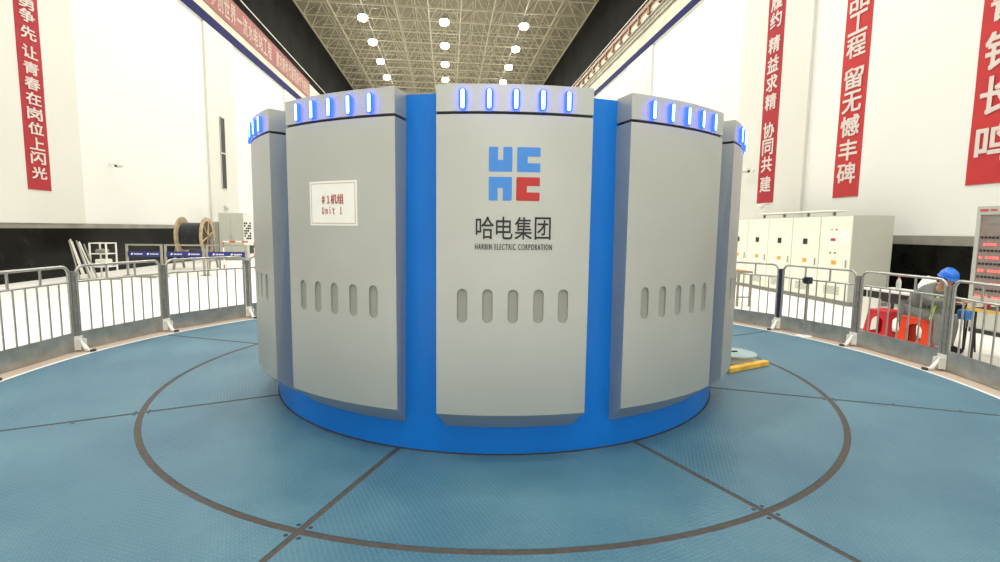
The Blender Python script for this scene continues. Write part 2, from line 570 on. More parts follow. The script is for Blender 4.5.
SLOT_A = [R_(a) for a in (-7.75, -3.9, -0.05, 3.85, 7.7)]
SLOT_W, SLOT_Z0, SLOT_Z1 = 0.074, 1.045, 1.285
def pill(cx, z0, z1, wd, n=10):
    r = wd / 2
    pts = []
    for k in range(n + 1):
        a = pi * k / n
        pts.append((cx + r * cos(a), z1 - r + r * sin(a)))
    for k in range(n + 1):
        a = pi + pi * k / n
        pts.append((cx + r * cos(a), z0 + r + r * sin(a)))
    return pts
def cyl(s, z, r=RF):
    a = s / RF
    return (r * sin(a), -r * cos(a), z)
NC = 24
def panel_lower():
    q = MB()
    q.renorm = False
    sw = RF * AW
    us = [-sw + 2 * sw * k / NC for k in range(NC + 1)]
    V, E, F = [], [], []
    def loop(pts):
        o = len(V)
        V.extend(Vector(p) for p in pts)
        nn = len(pts)
        E.extend((o + i, o + (i + 1) % nn) for i in range(nn))
    zz = [ZB, .7, 1.0, 1.33, 1.7, 2.1, ZC0]
    loop([(u, ZB) for u in us] + [(sw, z) for z in zz[1:-1]] + [(u, ZC0) for u in reversed(us)] + [(-sw, z) for z in reversed(zz[1:-1])])
    for z in zz[1:-1]:
        for u in us[1:-1]:
            V.append(Vector((u, z)))
    # a row of points on the slot level, outside the slots
    for a in SLOT_A:
        loop(pill(a * RF, SLOT_Z0, SLOT_Z1, SLOT_W))
    vo, eo, fo, *_ = delaunay_2d_cdt(V, E, [], 0, 1e-6)
    def inside(c):
        for a in SLOT_A:
            cx, r = a * RF, SLOT_W / 2
            zc = min(max(c[1], SLOT_Z0 + r), SLOT_Z1 - r)
            if (c[0] - cx) ** 2 + (c[1] - zc) ** 2 < (r * 0.999) ** 2:
                return True
        return False
    keep = []
    for f in fo:
        c = sum((vo[i] for i in f), Vector((0, 0))) / len(f)
        if not inside(c):
            keep.append(f)
    q.add([cyl(p[0], p[1]) for p in vo], keep, True)
    # slot walls
    for a in SLOT_A:
        pts = pill(a * RF, SLOT_Z0, SLOT_Z1, SLOT_W)
        nn = len(pts)
        q.add([cyl(*p) for p in pts] + [cyl(p[0], p[1], RF - .016) for p in pts],
              [(i, nn + i, nn + (i + 1) % nn, (i + 1) % nn) for i in range(nn)], False)
    edge_shell(q, ZB, ZC0, Z0, True)
    return q
def edge_shell(q, zb, zt, zback, chamfer):
    """sides, top and bottom of a panel"""
    def P(a, r, z):
        return (r * sin(a), -r * cos(a), z)
    for sg in (-1, 1):
        f = (0, 1, 2, 3) if sg > 0 else (3, 2, 1, 0)
        if chamfer:
            vs = [P(sg * AW, RF, zb), P(sg * CW, RB - .01, zback), P(sg * BW, RB - .01, zt), P(sg * AW, RF, zt)]
        else:
            vs = [P(sg * AW, RF, zb), P(sg * BW, RB - .01, zb), P(sg * BW, RB - .01, zt), P(sg * AW, RF, zt)]
        q.add(vs, [f])
    for k in range(NC):
        a0, a1 = -AW + 2 * AW * k / NC, -AW + 2 * AW * (k + 1) / NC
        s = BW / AW
        c = CW / AW if chamfer else s
        q.add([P(a0, RF, zt), P(a1, RF, zt), P(a1 * s, RB - .01, zt), P(a0 * s, RB - .01, zt)], [(0, 1, 2, 3)])
        q.add([P(a0, RF, zb), P(a1, RF, zb), P(a1 * c, RB - .01, zback), P(a0 * c, RB - .01, zback)], [(3, 2, 1, 0)], chamfer)
def band():
    q = MB()
    q.renorm = False
    for k in range(NC):
        a0, a1 = -AW + 2 * AW * k / NC, -AW + 2 * AW * (k + 1) / NC
        q.add([(RF * sin(a0), -RF * cos(a0), ZC1), (RF * sin(a1), -RF * cos(a1), ZC1), (RF * sin(a1), -RF * cos(a1), ZT), (RF * sin(a0), -RF * cos(a0), ZT)], [(0, 1, 2, 3)], True)
    edge_shell(q, ZC1, ZT, ZC1, False)
    return q
def joint():
    q = MB()
    q.renorm = False
    r = RF - .02
    for k in range(NC):
        a0, a1 = -AW + 2 * AW * k / NC, -AW + 2 * AW * (k + 1) / NC
        q.add([(r * sin(a0), -r * cos(a0), ZC0), (r * sin(a1), -r * cos(a1), ZC0), (r * sin(a1), -r * cos(a1), ZC1), (r * sin(a0), -r * cos(a0), ZC1)], [(0, 1, 2, 3)])
    for sg in (-1, 1):
        a = sg * (AW - .012)
        vs = [(r * sin(a), -r * cos(a), ZC0), (RB * sin(a), -RB * cos(a), ZC0), (RB * sin(a), -RB * cos(a), ZC1), (r * sin(a), -r * cos(a), ZC1)]
        q.add(vs, [(0, 1, 2, 3) if sg > 0 else (3, 2, 1, 0)])
    return q
def pill_solid(cx, z0, z1, wd, r0, r1, mi=0, q=None, dome=0.25):
    """capsule standing off the cylinder from r0 to r1"""
    q = q or MB()
    q.renorm = False
    a, b = pill(cx, z0, z1, wd), pill(cx, z0 + wd * dome, z1 - wd * dome, wd * (1 - 2 * dome))
    nn = len(a)
    q.add([cyl(p[0], p[1], r0) for p in a] + [cyl(p[0], p[1], (r0 + 2 * r1) / 3) for p in a] + [cyl(p[0], p[1], r1) for p in b],
          [(i, (i + 1) % nn, nn + (i + 1) % nn, nn + i) for i in range(nn)] + [(nn + i, nn + (i + 1) % nn, 2 * nn + (i + 1) % nn, 2 * nn + i) for i in range(nn)]
          + [tuple(2 * nn + i for i in range(nn))], True, mi)
    return q
p_low, p_band, p_joint = panel_lower(), band(), joint()
low0 = p_low.build('cover_panel', 'silver', gen, rotz=TH)
band0 = p_band.build('light_band', 'silver', gen, rotz=TH)
p_joint.build('joint_strip', 'gap', band0)
for a in SLOT_A:
    q = MB()
    pts = pill(a * RF, SLOT_Z0 - .002, SLOT_Z1 + .002, SLOT_W + .004)
    q.add([cyl(p[0], p[1], RF - .0155) for p in pts], [tuple(range(len(pts)))])
    q.renorm = False
    q.build('vent_plate', 'vent', low0)
    q = MB()
    q.renorm = False
    pts, pin = pill(a * RF, 2.494, 2.636, .052), pill(a * RF, 2.498, 2.632, .044)
    nn = len(pts)
    q.add([cyl(p[0], p[1], RF - .001) for p in pts] + [cyl(p[0], p[1], RF + .022) for p in pts], [(i, (i + 1) % nn, nn + (i + 1) % nn, nn + i) for i in range(nn)], True, 2)
    q.add([cyl(p[0], p[1], RF + .022) for p in pts] + [cyl(p[0], p[1], RF + .024) for p in pin], [(i, (i + 1) % nn, nn + (i + 1) % nn, nn + i) for i in range(nn)] + [tuple(nn + i for i in range(nn))], True, 0)
    pill_solid(a * RF, 2.502, 2.628, .026, RF + .020, RF + .030, 1, q, .2)
    q.build('indicator_lamp', ['led_rim', 'led_core', 'led_side'], band0)
for k in range(1, 12):
    for src in (low0, band0):
        c = src.copy()
        COL.objects.link(c)
        c.rotation_euler.z = TH + k * pi / 6
        for ch in kids(src):
            d = ch.copy()
            COL.objects.link(d)
            d.parent = c
# logo and lettering on the front panel (angles measured from the panel's middle)
RL = RF + .0016
def on_panel(a_deg, z):
    a = R_(a_deg)
    return (RL * sin(a), -RL * cos(a), z)
T0 = math.degrees(0.0454572)
def lg(q, a0, a1, z0, z1, poly):
    q.renorm = False
    q.add([on_panel(a0 + (a1 - a0) * s - T0, z0 + (z1 - z0) * t) for s, t in poly], [tuple(range(len(poly)))])
def rnd(cx, cy, r, a0, n=3):
    return [(cx + r * cos(R_(a0 + 90 * k / n)), cy + r * sin(R_(a0 + 90 * k / n))) for k in range(n + 1)]
r = .06
polyU = rnd(r, r, r, 180) + rnd(1 - r, r, r, 270) + rnd(1 - r, 1 - r, r, 0) + [(.61, 1), (.61, .47), (.39, .47), (.39, 1)] + rnd(r, 1 - r, r, 90)
polyN = [(x, 1 - y) for x, y in reversed(polyU)]
polyC = rnd(r, r, r, 180) + rnd(1 - r, r, r, 270) + [(1, .365), (.45, .365), (.45, .63), (1, .63)] + rnd(1 - r, 1 - r, r, 0) + rnd(r, 1 - r, r, 90)
q = MB(); lg(q, -1.30, 2.16, 2.090, 2.256, polyU); q.build('logo_block', 'logo_blue', low0)
q = MB(); lg(q, 2.85, 6.32, 2.090, 2.256, polyC); q.build('logo_block', 'logo_blue', low0)
q = MB(); lg(q, -1.28, 2.14, 1.896, 2.056, polyN); q.build('logo_block', 'logo_blue', low0)
q = MB(); lg(q, 2.78, 6.30, 1.896, 2.056, polyC); o = q.build('logo_block', 'logo_red', low0); o['label'] = 'red quarter of the emblem'
q = MB()
for ch, a0, a1 in (('哈', -3.15, -.45), ('电', -.15, 2.35), ('集', 2.65, 5.25), ('团', 5.65, 8.1)):
    put_text(q, ch, lambda s, t, a0=a0, a1=a1: on_panel(a0 + (a1 - a0) * s - T0, 1.632 + .155 * t), .006)
q.build('lettering', 'ink', low0)
q = MB()
put_text(q, 'HARBIN ELECTRIC CORPORATION', lambda s, t: on_panel(-3.25 + 11.6 * s - T0, 1.560 + .041 * t), .0012, spacing=1.25)
q.build('lettering', 'ink', low0)

# paper notice on the left front panel
TA = H_AX
sheet = thing('notice_sheet', 'white paper notice with red lettering taped to the left front cover panel', 'notice')
def on_cyl(a_deg, z, r=RF + .003):
    a = R_(a_deg) + H_AX
    return (r * sin(a), -r * cos(a), z)
q = MB()
A0, A1, Zs0, Zs1 = -32.65, -22.4, 1.713, 2.040
NS = 8
vs, fs = [], []
for i in range(NS + 1):
    a = A0 + (A1 - A0) * i / NS
    vs += [on_cyl(a, Zs0), on_cyl(a, Zs1), on_cyl(a, Zs1, RF + .001), on_cyl(a, Zs0, RF + .001)]
for i in range(NS):
    b = 4 * i
    fs += [(b, b + 4, b + 5, b + 1), (b + 1, b + 5, b + 6, b + 2), (b + 3, b + 7, b + 4, b)]
fs += [(0, 1, 2, 3), (4 * NS + 3, 4 * NS + 2, 4 * NS + 1, 4 * NS)]
q.add(vs, fs)
q.build('paper', 'paper', sheet)
q = MB()
put_text(q, '＃１', lambda s, t: on_cyl(-29.75 + 1.75 * s, 1.876 + .058 * t, RF + .0042), .008)
put_text(q, '机组', lambda s, t: on_cyl(-27.75 + 2.7 * s, 1.872 + .072 * t, RF + .0042), .003)
q.build('lettering', 'red_ink', sheet)
q = MB()
put_text(q, 'Ｕｎｉｔ　１', lambda s, t: on_cyl(-29.7 + 4.3 * s, 1.796 + .056 * t, RF + .0042), .004)
q.build('lettering', 'red_ink', sheet)
q = MB()
q.renorm = False
for (a0, a1, z0, z1) in ((A0 + .35, A1 - .35, Zs0 + .014, Zs0 + .020), (A0 + .35, A1 - .35, Zs1 - .020, Zs1 - .014), (A0 + .35, A0 + .48, Zs0 + .014, Zs1 - .014), (A1 - .48, A1 - .35, Zs0 + .014, Zs1 - .014)):
    for i in range(6):
        b0, b1 = a0 + (a1 - a0) * i / 6, a0 + (a1 - a0) * (i + 1) / 6
        q.add([on_cyl(b0, z0, RF + .0042), on_cyl(b1, z0, RF + .0042), on_cyl(b1, z1, RF + .0042), on_cyl(b0, z1, RF + .0042)], [(0, 1, 2, 3)])
q.build('border_line', 'pale_ink', sheet)

# ================================================================== BARRIERS ROUND THE DECK
RBAR, STEP = 5.65, R_(13.7)
JR = [R_(a) + H_AX for a in (76.8, 90.5, 104.3, 117.85, 131.5)]
JL = [R_(a) + H_AX for a in (-81.5, -95.6, -109.7, -124.85, -139.0)]
BW2 = RBAR * sin(STEP / 2) - .055
def barrier_proto(label):
    b = thing('crowd_barrier', label, 'barrier', group='stainless barriers around the deck')
    r, top, low, c = .019, 1.145, .06, .10
    path = [(-BW2, 0, low), (-BW2, 0, top - c)]
    for k in range(1, 7):
        a = pi - pi / 2 * k / 6
        path.append((-BW2 + c + c * cos(a), 0, top - c + c * sin(a)))
    for k in range(0, 7):
        a = pi / 2 - pi / 2 * k / 6
        path.append((BW2 - c + c * cos(a), 0, top - c + c * sin(a)))
    path.append((BW2, 0, low))
    q = MB(); q.tube(path, r, 10); q.build('top_frame', 'steel', b)
    q = MB(); q.tube([(-BW2, 0, .935), (BW2, 0, .935)], .015, 8); q.build('middle_rail', 'steel', b)
    for sx in (-1, 1):
        q = MB(); q.tube([(sx * BW2 * .34, 0, .935), (sx * BW2 * .34, 0, top - .004)], .014, 8); q.build('stub', 'steel', b)
    for k in range(7):
        x = -BW2 + 2 * BW2 * (k + 1) / 8
        q = MB(); q.tube([(x, 0, .24), (x, 0, .935)], .0105, 8); q.build('bar', 'steel', b)
    q = MB(); q.box(-BW2 - .01, BW2 + .01, -.012, .012, .012, .26); q.build('kick_plate', 'plate_steel', b)
    return b
def post_proto(label):
    b = thing('barrier_post', label, 'post', group='posts between the barriers')
    q = MB(); q.box(-.026, .026, -.02, .02, .01, 1.07, bev=.004); q.build('post', 'post', b)
    q = MB(); q.box(-.03, .03, -.024, .024, 1.0, 1.075, bev=.004); q.build('post_cap', 'post', b)
    q = MB(); q.box(-.062, .062, .022, .034, .02, .21, bev=.004); q.box(-.05, -.038, .03, .10, .03, .17); q.box(.038, .05, .03, .10, .03, .17); q.build('bracket', 'white_paint', b)
    q = MB(); q.bar((0, .035, .16), (0, .145, .035), .05, .022); q.bar((0, .135, .028), (0, .215, .022), .05, .022); q.build('foot_arm', 'white_paint', b)
    q = MB(); q.box(-.03, .03, .21, .255, .005, .038, bev=.006); q.build('rubber_tip', 'rubber', b)
    return b
bar_specs = [
    (-1, 'right', 'stainless barrier at the right photo edge, in front of the red LED cabinet'),
    (0, 'right', 'stainless barrier in front of the two stools and seated person in blue helmet'),
    (1, 'right', 'stainless barrier in front of the near grey cabinets, behind the belt stanchion'),
    (2, 'right', 'stainless barrier just right of the generator, cut off by its silver cover panel'),
]
barr = None
def place(o, a, rad):
    o.location = (rad * sin(a), -rad * cos(a), 0)
    o.rotation_euler.z = a
for k, side, lab in bar_specs:
    a = (JR[k + 1] + JR[k + 2]) / 2
    if barr is None:
        barr = barrier_proto(lab)
        o = barr
    else:
        o = copy_tree(barr)
        o['label'] = lab
    place(o, a, RBAR * cos(STEP / 2))
for k, lab in ((0, 'stainless barrier at the left photo edge, before the black wall'),
               (-1, 'stainless barrier in front of the leaning white steel and rack frame'),
               (-2, 'stainless barrier in front of the cable reel with wooden flanges'),
               (-3, 'stainless barrier showing only a sliver left of the generator')):
    o = copy_tree(barr)
    o['label'] = lab
    ja, jb = JL[-k], JL[1 - k]
    place(o, (ja + jb) / 2, RBAR * cos(STEP / 2))
    o.scale.x = abs(ja - jb) / STEP
post0 = None
for a, lab in ((JR[0], 'barrier post beyond the right photo edge'),
               (JR[1], 'grey barrier post with white foot, right of the person in blue helmet'),
               (JR[2], 'grey barrier post with white foot, left of the red stools'),
               (JR[3], 'dark blue barrier post with white foot, before the grey cabinets'),
               (JL[0], 'barrier post beyond the left photo edge'),
               (JL[1], 'rusty grey barrier post with white foot, leftmost one in the photo'),
               (JL[2], 'grey barrier post with white foot, left of the cable reel'),
               (JL[3], 'grey barrier post with white foot, right beside the generator')):
    if post0 is None:
        post0 = post_proto(lab)
        o = post0
    else:
        o = copy_tree(post0)
        o['label'] = lab
    place(o, a, RBAR)
    if 'dark blue' in lab:
        for ch in kids(o):
            if ch.name.startswith('post'):
                ch.data = ch.data.copy()
                ch.data.materials[0] = MT['dark_post']
# belt stanchion on the kerb
st = thing('belt_stanchion', 'steel belt stanchion with dark blue head, standing before the right barrier', 'stanchion', (5.27, 1.54, 0))
q = MB(); q.lathe([(.0, .006), (.12, .006), (.12, .016), (.05, .03), (.0, .03)], 28); q.build('base', 'white_paint', st)
q = MB(); q.tube([(0, 0, .02), (0, 0, .90)], .024, 12); q.build('pole', 'steel', st)
q = MB(); q.box(-.05, .05, -.05, .05, .88, .99, bev=.012); q.build('head', 'dark_post', st)
q = MB(); q.box(-.085, -.05, -.025, .025, .90, .97, bev=.006); q.build('belt_clip', 'black', st)

# ================================================================== CRANE BEAMS
def beam(side):
    left = side < 0
    x = XL + .1 if left else XR - .1          # face of the beam
    lab = 'cream crane runway beam with dark blue lower edge above the left wall' if left else 'cream crane runway beam with blue edge, brackets and orange conductor above the right wall'
    b = thing('crane_beam', lab, 'beam', (0, 0, 0))
    Y0, Y1 = -4, YF - .1
    def bx(nm, m, xa, xb, z0, z1, y0=Y0, y1=Y1):
        q = MB(); q.box(min(xa, xb), max(xa, xb), y0, y1, z0, z1); return q.build(nm, m, b)
    if left:
        bx('lower_flange', 'beam_blue', x - .02, x, 12.03, 12.55)
        bx('soffit', 'white_wall', XL, x - .02, 12.03, 12.55)
        bx('web', 'beam_cream', XL, x - .01, 12.55, 14.4)
        bx('walkway', 'dark_wall', XL, x + .05, 14.5, 14.6)
        q = MB(); q.tube([(x + .05, Y0, 15.0), (x + .05, Y1, 15.0)], .03, 8); q.build('rail', 'white_paint', b)
        for y in [10 + 4 * i for i in range(14)]:
            q = MB(); q.bar((x + .03, y, 14.6), (x + .03, y, 15.0), .05, .05); q.build('rail_post', 'dark_wall', b)
    else:
        bx('lower_flange', 'beam_blue', x, x + .02, 11.72, 12.09)
        bx('soffit', 'white_wall', XR, x + .02, 11.72, 12.09)
        bx('web', 'beam_cream', 11.12, x + .01, 12.09, 14.0)
        for z, rr in ((12.85, .04), (13.10, .03), (13.34, .045)):
            q = MB(); q.tube([(x - .04, Y0, z), (x - .04, Y1, z)], rr, 8); q.build('conduit', 'grey_strip', b)
        bx('conductor_rail', 'busbar', x - .12, x + .02, 13.88, 14.08)
        for y in [11 + 1.5 * i for i in range(26)]:
            q = MB(); q.box(x - .14, x + .02, y, y + .3, 13.46, 13.58); q.box(x - .12, x - .03, y + .1, y + .22, 13.52, 13.88); q.build('bracket', 'busbar', b)
        q = MB(); q.tube([(x, Y0, 14.38), (x, Y1, 14.38)], .03, 8); q.build('rail', 'white_paint', b)
        for y in [10 + 4 * i for i in range(14)]:
            q = MB(); q.bar((x, y, 14.0), (x, y, 14.38), .05, .05); q.build('rail_post', 'dark_wall', b)
    return b
beam(-1)
beam(1)

# ================================================================== BANNERS
def wall_banner(label, side, x, ya, yb, z0, z1, chars, cw, chh, material, letter='white_letter', k=1.0):
    """cloth strip hung on a wall; ya is the reader's left edge"""
    ya, yb = [(q_ + 6.09) * k - 6.09 for q_ in (ya, yb)]
    z0, z1 = [1.7 + (q_ - 1.7) * k for q_ in (z0, z1)]
    chars = [(c_, 1.7 + (q_ - 1.7) * k) for c_, q_ in chars]
    cw, chh = cw * k, chh * k
    b = thing('hanging_banner', label, 'banner', (x, (ya + yb) / 2, z0))
    d = .03
    yc = (ya + yb) / 2
    hw = abs(yb - ya) / 2
    q = MB()
    N = 24
    sgn = 1 if side < 0 else -1
    for i in range(N):                       # softly waved cloth
        t0, t1 = i / N, (i + 1) / N
        xa = sgn * (.012 + .004 * sin(t0 * 17)); xb = sgn * (.012 + .004 * sin(t1 * 17))
        za, zb_ = (z1 - z0) * t0, (z1 - z0) * t1
        q.add([(xa, -hw, za), (xa, hw, za), (xb, hw, zb_), (xb, -hw, zb_)], [(0, 1, 2, 3)], True)
        q.add([(0, -hw, za), (0, hw, za), (0, hw, zb_), (0, -hw, zb_)], [(3, 2, 1, 0)])
        q.add([(0, -hw, za), (xa, -hw, za), (xb, -hw, zb_), (0, -hw, zb_)], [(0, 1, 2, 3)])
        q.add([(0, hw, za), (xa, hw, za), (xb, hw, zb_), (0, hw, zb_)], [(3, 2, 1, 0)])
    q.add([(0, -hw, 0), (sgn * .012, -hw, 0), (sgn * .012, hw, 0), (0, hw, 0)], [(0, 1, 2, 3)])
    q.renorm = True
    q.build('cloth', material, b)
    q = MB(); q.tube([(sgn * .016, -hw, .008), (sgn * .016, hw, .008)], .010, 8); q.build('hem_rod', material, b)
    q = MB()
    dr = 1 if yb > ya else -1
    for ch, zc in chars:
        put_text(q, ch, lambda s, t, zc=zc: (sgn * .026, dr * (s - .5) * cw, zc - z0 + (t - .5) * chh), .022)
    q.build('lettering', letter, b)
    return b
wall_banner('tall dark red banner with white characters, alone on the left wall pilaster', -1, XL + .1, 10.06, 10.93, 2.70, 10.6,
            list(zip('奋勇争先让青春在岗位上闪光', (8.5, 8.06, 7.68, 7.2, 6.67, 6.21, 5.78, 5.35, 4.92, 4.49, 4.05, 3.64, 3.2))), .56, .36, 'red_cloth', k=1.0123)
wall_banner('tall narrow red banner above the cabinets, nearest the generator on the right', 1, XR - .1, 10.77, 9.89, 2.72, 11.0,
            list(zip('履约精益求精协同共建', (9.30, 8.72, 7.93, 7.30, 6.69, 6.08, 5.15, 4.59, 4.02, 3.35))), .59, .53, 'red_cloth', k=1.009)
wall_banner('red banner on the white right wall, middle one of the three right banners', 1, XR, 7.49, 6.59, 2.72, 11.2,
            list(zip('精品工程留无憾丰碑', (8.6, 7.98, 7.36, 6.75, 5.92, 5.29, 4.65, 4.0, 3.37))), .66, .57, 'red_cloth_bright')
wall_banner('red banner at the far right with very large white characters, cut by the photo edge', 1, XR, 3.74, 2.74, 2.76, 9.0,
            list(zip('警钟长鸣', (6.38, 5.42, 4.54, 3.58))), .74, .76, 'red_cloth_bright')
# faded banner along the left crane beam
b = thing('beam_banner', 'long faded red banner with pale characters along the left crane beam', 'banner', (XL + .1, 0, 12.99))
q = MB(); q.box(0, .03, 12, 41.6, 0, 1.54); q.build('cloth', 'pink_cloth', b)
def run(txt, y0, pitch):
    q = MB()
    for i, ch in enumerate(txt):
        put_text(q, ch, lambda s, t, i=i: (.036, y0 + pitch * (i + .06) + pitch * .84 * s, (.22 + 1.06 * t) if ch != '一' else (.66 + .14 * t)), .012)
    q.build('lettering', 'cream_letter', b)
run('携手并肩争创世界一流水电站工程', 22.6 - 4 * .85, .85)
run('建功新时代展现新作为担当', 32.8, .70)

# ================================================================== HIGH BAY LAMPS
lamp0 = None
rowname = {-7.65: 'left', -0.95: 'middle', 5.8: 'right'}
depthname = ['nearest', 'second nearest', 'third nearest', 'fourth nearest', 'farthest']
for lx in LAMP_X:
    for j, ly in enumerate(LAMP_Y[14:19]):
        lab = 'round glowing high bay lamp, %s in the %s row of roof lamps' % (depthname[j], rowname[lx])
        if lamp0 is None:
            lamp0 = thing('high_bay_lamp', lab, 'lamp', (lx, ly, LAMP_Z), group='lamps hanging from the roof truss')
            q = MB(); q.lathe([(.0, .42), (.09, .42), (.12, .22), (.34, -.06), (.36, -.10), (.33, -.10), (.30, -.04)], 24); q.build('housing', 'fixture', lamp0)
            q = MB(); q.lathe([(.30, -.05), (.37, -.14), (.40, -.26), (.37, -.38), (.26, -.47), (.12, -.51), (.0, -.52)], 24); q.build('diffuser', 'lamp', lamp0)
            q = MB(); q.tube([(0, 0, .4), (0, 0, .55)], .02, 8); q.build('hanger', 'fixture', lamp0)
            q = MB(); q.box(-1.36, 1.36, -.03, .03, .53, .58); q.build('hanger_bar', 'fixture', lamp0)
        else:
            o = copy_tree(lamp0)
            o.location = (lx, ly, LAMP_Z)
            o['label'] = lab

# ================================================================== CONTROL CABINETS (right)
CX0, CX1, CH = 8.7, 9.74, 2.13
CU = [4.70, 5.71, 6.74, 7.77, 8.79, 9.80]
cab_labels = ['end control cabinet with two paper sheets and indicator lights, nearest the desk',
              'pale control cabinet with meter, second from the end with paper sheets',
              'pale control cabinet with meter, third from the end with paper sheets',
              'pale control cabinet with meter, fourth from the end with paper sheets',
              'pale control cabinet half hidden behind the generator']
def cabinet(i):
    w = CU[i + 1] - CU[i]
    c = thing('control_cabinet', cab_labels[i], 'cabinet', (CX0, CU[i], 0), group='row of control cabinets')
    # local: x into the wall, y along the row
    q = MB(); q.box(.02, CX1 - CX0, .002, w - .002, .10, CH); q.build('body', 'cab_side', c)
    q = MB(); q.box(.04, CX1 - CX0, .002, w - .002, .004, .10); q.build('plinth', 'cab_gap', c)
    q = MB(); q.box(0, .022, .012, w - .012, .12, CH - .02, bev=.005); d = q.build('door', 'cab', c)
    q = MB(); q.box(-.022, 0, .10, .125, .90, 1.08, bev=.004); q.build('handle', 'handle', d)
    q = MB(); q.box(-.004, 0, .42, .57, .955, 1.055); o = q.build('label_plate', 'orange', d)
    q = MB()
    for k in range(6):
        q.box(-.004, .001, .25, w - .25, .24 + .035 * k, .252 + .035 * k)
    q.build('vent_slats', 'cab_gap', d)
    if i > 0:
        q = MB(); q.box(-.012, 0, .43, .585, 1.42, 1.565, bev=.004); q.build('meter', 'meter', d)
    else:
        for yy, m in ((.62, 'led_red'), (.47, 'black')):
            q = MB(); q.lathe([(.0, .018), (.016, .018), (.018, 0)], 14, mtx=Matrix.Translation((0, yy, 1.80)) @ Matrix.Rotation(-pi / 2, 4, 'Y')); q.build('indicator_light', m, d)
        for yy in (.62, .47):
            q = MB(); q.lathe([(.0, .022), (.016, .022), (.018, 0)], 14, mtx=Matrix.Translation((0, yy, 1.235)) @ Matrix.Rotation(-pi / 2, 4, 'Y')); q.build('switch_knob', 'black', d)
    return c
for i in range(5):
    cabinet(i)
q = MB(); q.box(0, .004, 0, .36, 0, .27); pp = q.build('paper_sheet', 'paper', None, loc=(CX0 - .005, 5.08, 1.43))
q2 = MB(); q2.box(-.001, 0, .10, .26, .09, .16); q2.build('red_print', 'logo_red', pp)
tag(pp, 'white paper sheet with red print on the end cabinet door, lower left one', 'paper', 'papers on the end cabinet')
q = MB(); q.box(0, .004, 0, .31, 0, .28); pp = q.build('paper_sheet', 'paper', None, loc=(CX0 - .005, 4.745, 1.50))
tag(pp, 'blank white paper sheet at the corner of the end cabinet door', 'paper', 'papers on the end cabinet')
tr = thing('cable_tray', 'long pale cable tray raised on short legs on top of the cabinets', 'cable tray', (9.3, 5.75, CH))
q = MB(); q.box(-.13, .13, 0, 3.3, .12, .17, bev=.02); q.build('tray', 'cab', tr)
for y in (.25, 1.2, 2.2, 3.15):
    q = MB(); q.box(-.03, .03, y, y + .04, 0, .125); q.build('leg', 'handle', tr)

# red LED cabinet at the right edge
pc = thing('indicator_cabinet', 'tall grey panel cabinet with rows of red LED lights at right edge', 'cabinet', (8.6, 1.86, 0))
W = 1.2
q = MB(); q.box(.01, .6, -W, 0, .08, 2.2); q.build('body', 'cab_face', pc)
q = MB(); q.box(.03, .58, -W + .02, -.02, .004, .08); q.build('plinth', 'black', pc)
q = MB(); q.box(-.022, .010, -W - .001, .001, 2.055, 2.201, bev=.004); q.box(-.02, .012, -.07, 0, .1, 2.06, bev=.004); q.box(-.02, .012, -W, -W + .07, .1, 2.06, bev=.004); q.box(-.022, .010, -W + .001, -.001, .56, .64, bev=.004); q.build('door_frame', 'cab_face', pc)
q = MB(); q.box(-.004, .012, -W + .07, -.07, .64, 2.06); q.build('window', 'cab_glass', pc)
q = MB(); q.box(-.012, -.003, -W + .3, -.2, 1.90, 2.0, bev=.003); q.build('nameplate', 'cab_gap', pc)
q = MB(); q.box(-.026, -.02, -.19, -.05, 2.11, 2.15); q.box(-.026, -.02, -.33, -.22, 2.115, 2.145); q.build('header_mark', 'red_ink', pc)
zr = 1.57
for k in range(5):
    for j in range(18):
        if (j * 7 + k * 3) % 5:
            y = -.10 - .055 * j
            q = MB(); q.box(-.016, -.003, y - .038, y, zr - .04, zr, bev=.004); q.build('led_lamp', 'led_red', pc)
    for j in range(16):
        y = -.10 - .062 * j
        q = MB(); q.box(-.02, -.003, y - .035, y, zr + .08, zr + .115, bev=.003); q.build('terminal', 'black', pc)
    zr -= .225
q = MB(); q.box(-.004, .012, -W + .07, -.07, .1, .56); q.build('lower_panel', 'cab_side', pc)
for y, z in ((-.3, .4), (-.62, .4), (-.9, .4)):
    q = MB(); q.lathe([(.0, .02), (.03, .02), (.034, 0)], 14, mtx=Matrix.Translation((-.004, y, z)) @ Matrix.Rotation(-pi / 2, 4, 'Y')); q.build('switch_knob', 'black', pc)

# ================================================================== DESK CORNER (right)
tb = thing('work_table', 'white topped table with dark frame behind the red stools', 'table', (7.05, 1.62, 0))
q = MB(); q.box(-.32, .32, -.62, .5, .725, .755, bev=.006); q.build('tabletop', 'white_paint', tb)
for x in (-.28, .28):
    for y in (-.56, .45):
        q = MB(); q.box(x - .018, x + .018, y - .018, y + .018, 0, .726); q.build('leg', 'black', tb)
q = MB(); q.box(-.27, .27, -.56, .40, .56, .726, bev=.02); q.build('under_block', 'black', tb)  # solid black block filling the space below the tabletop
q = MB(); q.box(-.30, -.27, .1, .48, .02, .60, bev=.004); q.build('side_panel', 'white_paint', tb)
bt = thing('water_bottle', 'clear water bottle with red cap on the white table', 'bottle', (6.9, 1.54, .755))
q = MB(); q.lathe([(.0, .0), (.034, .0), (.036, .02), (.036, .15), (.03, .18), (.014, .215), (.014, .235)], 18); q.build('body', 'clear', bt)
q = MB(); q.lathe([(.017, .225), (.017, .262), (.0, .262)], 14); q.build('cap', 'red_plastic', bt)
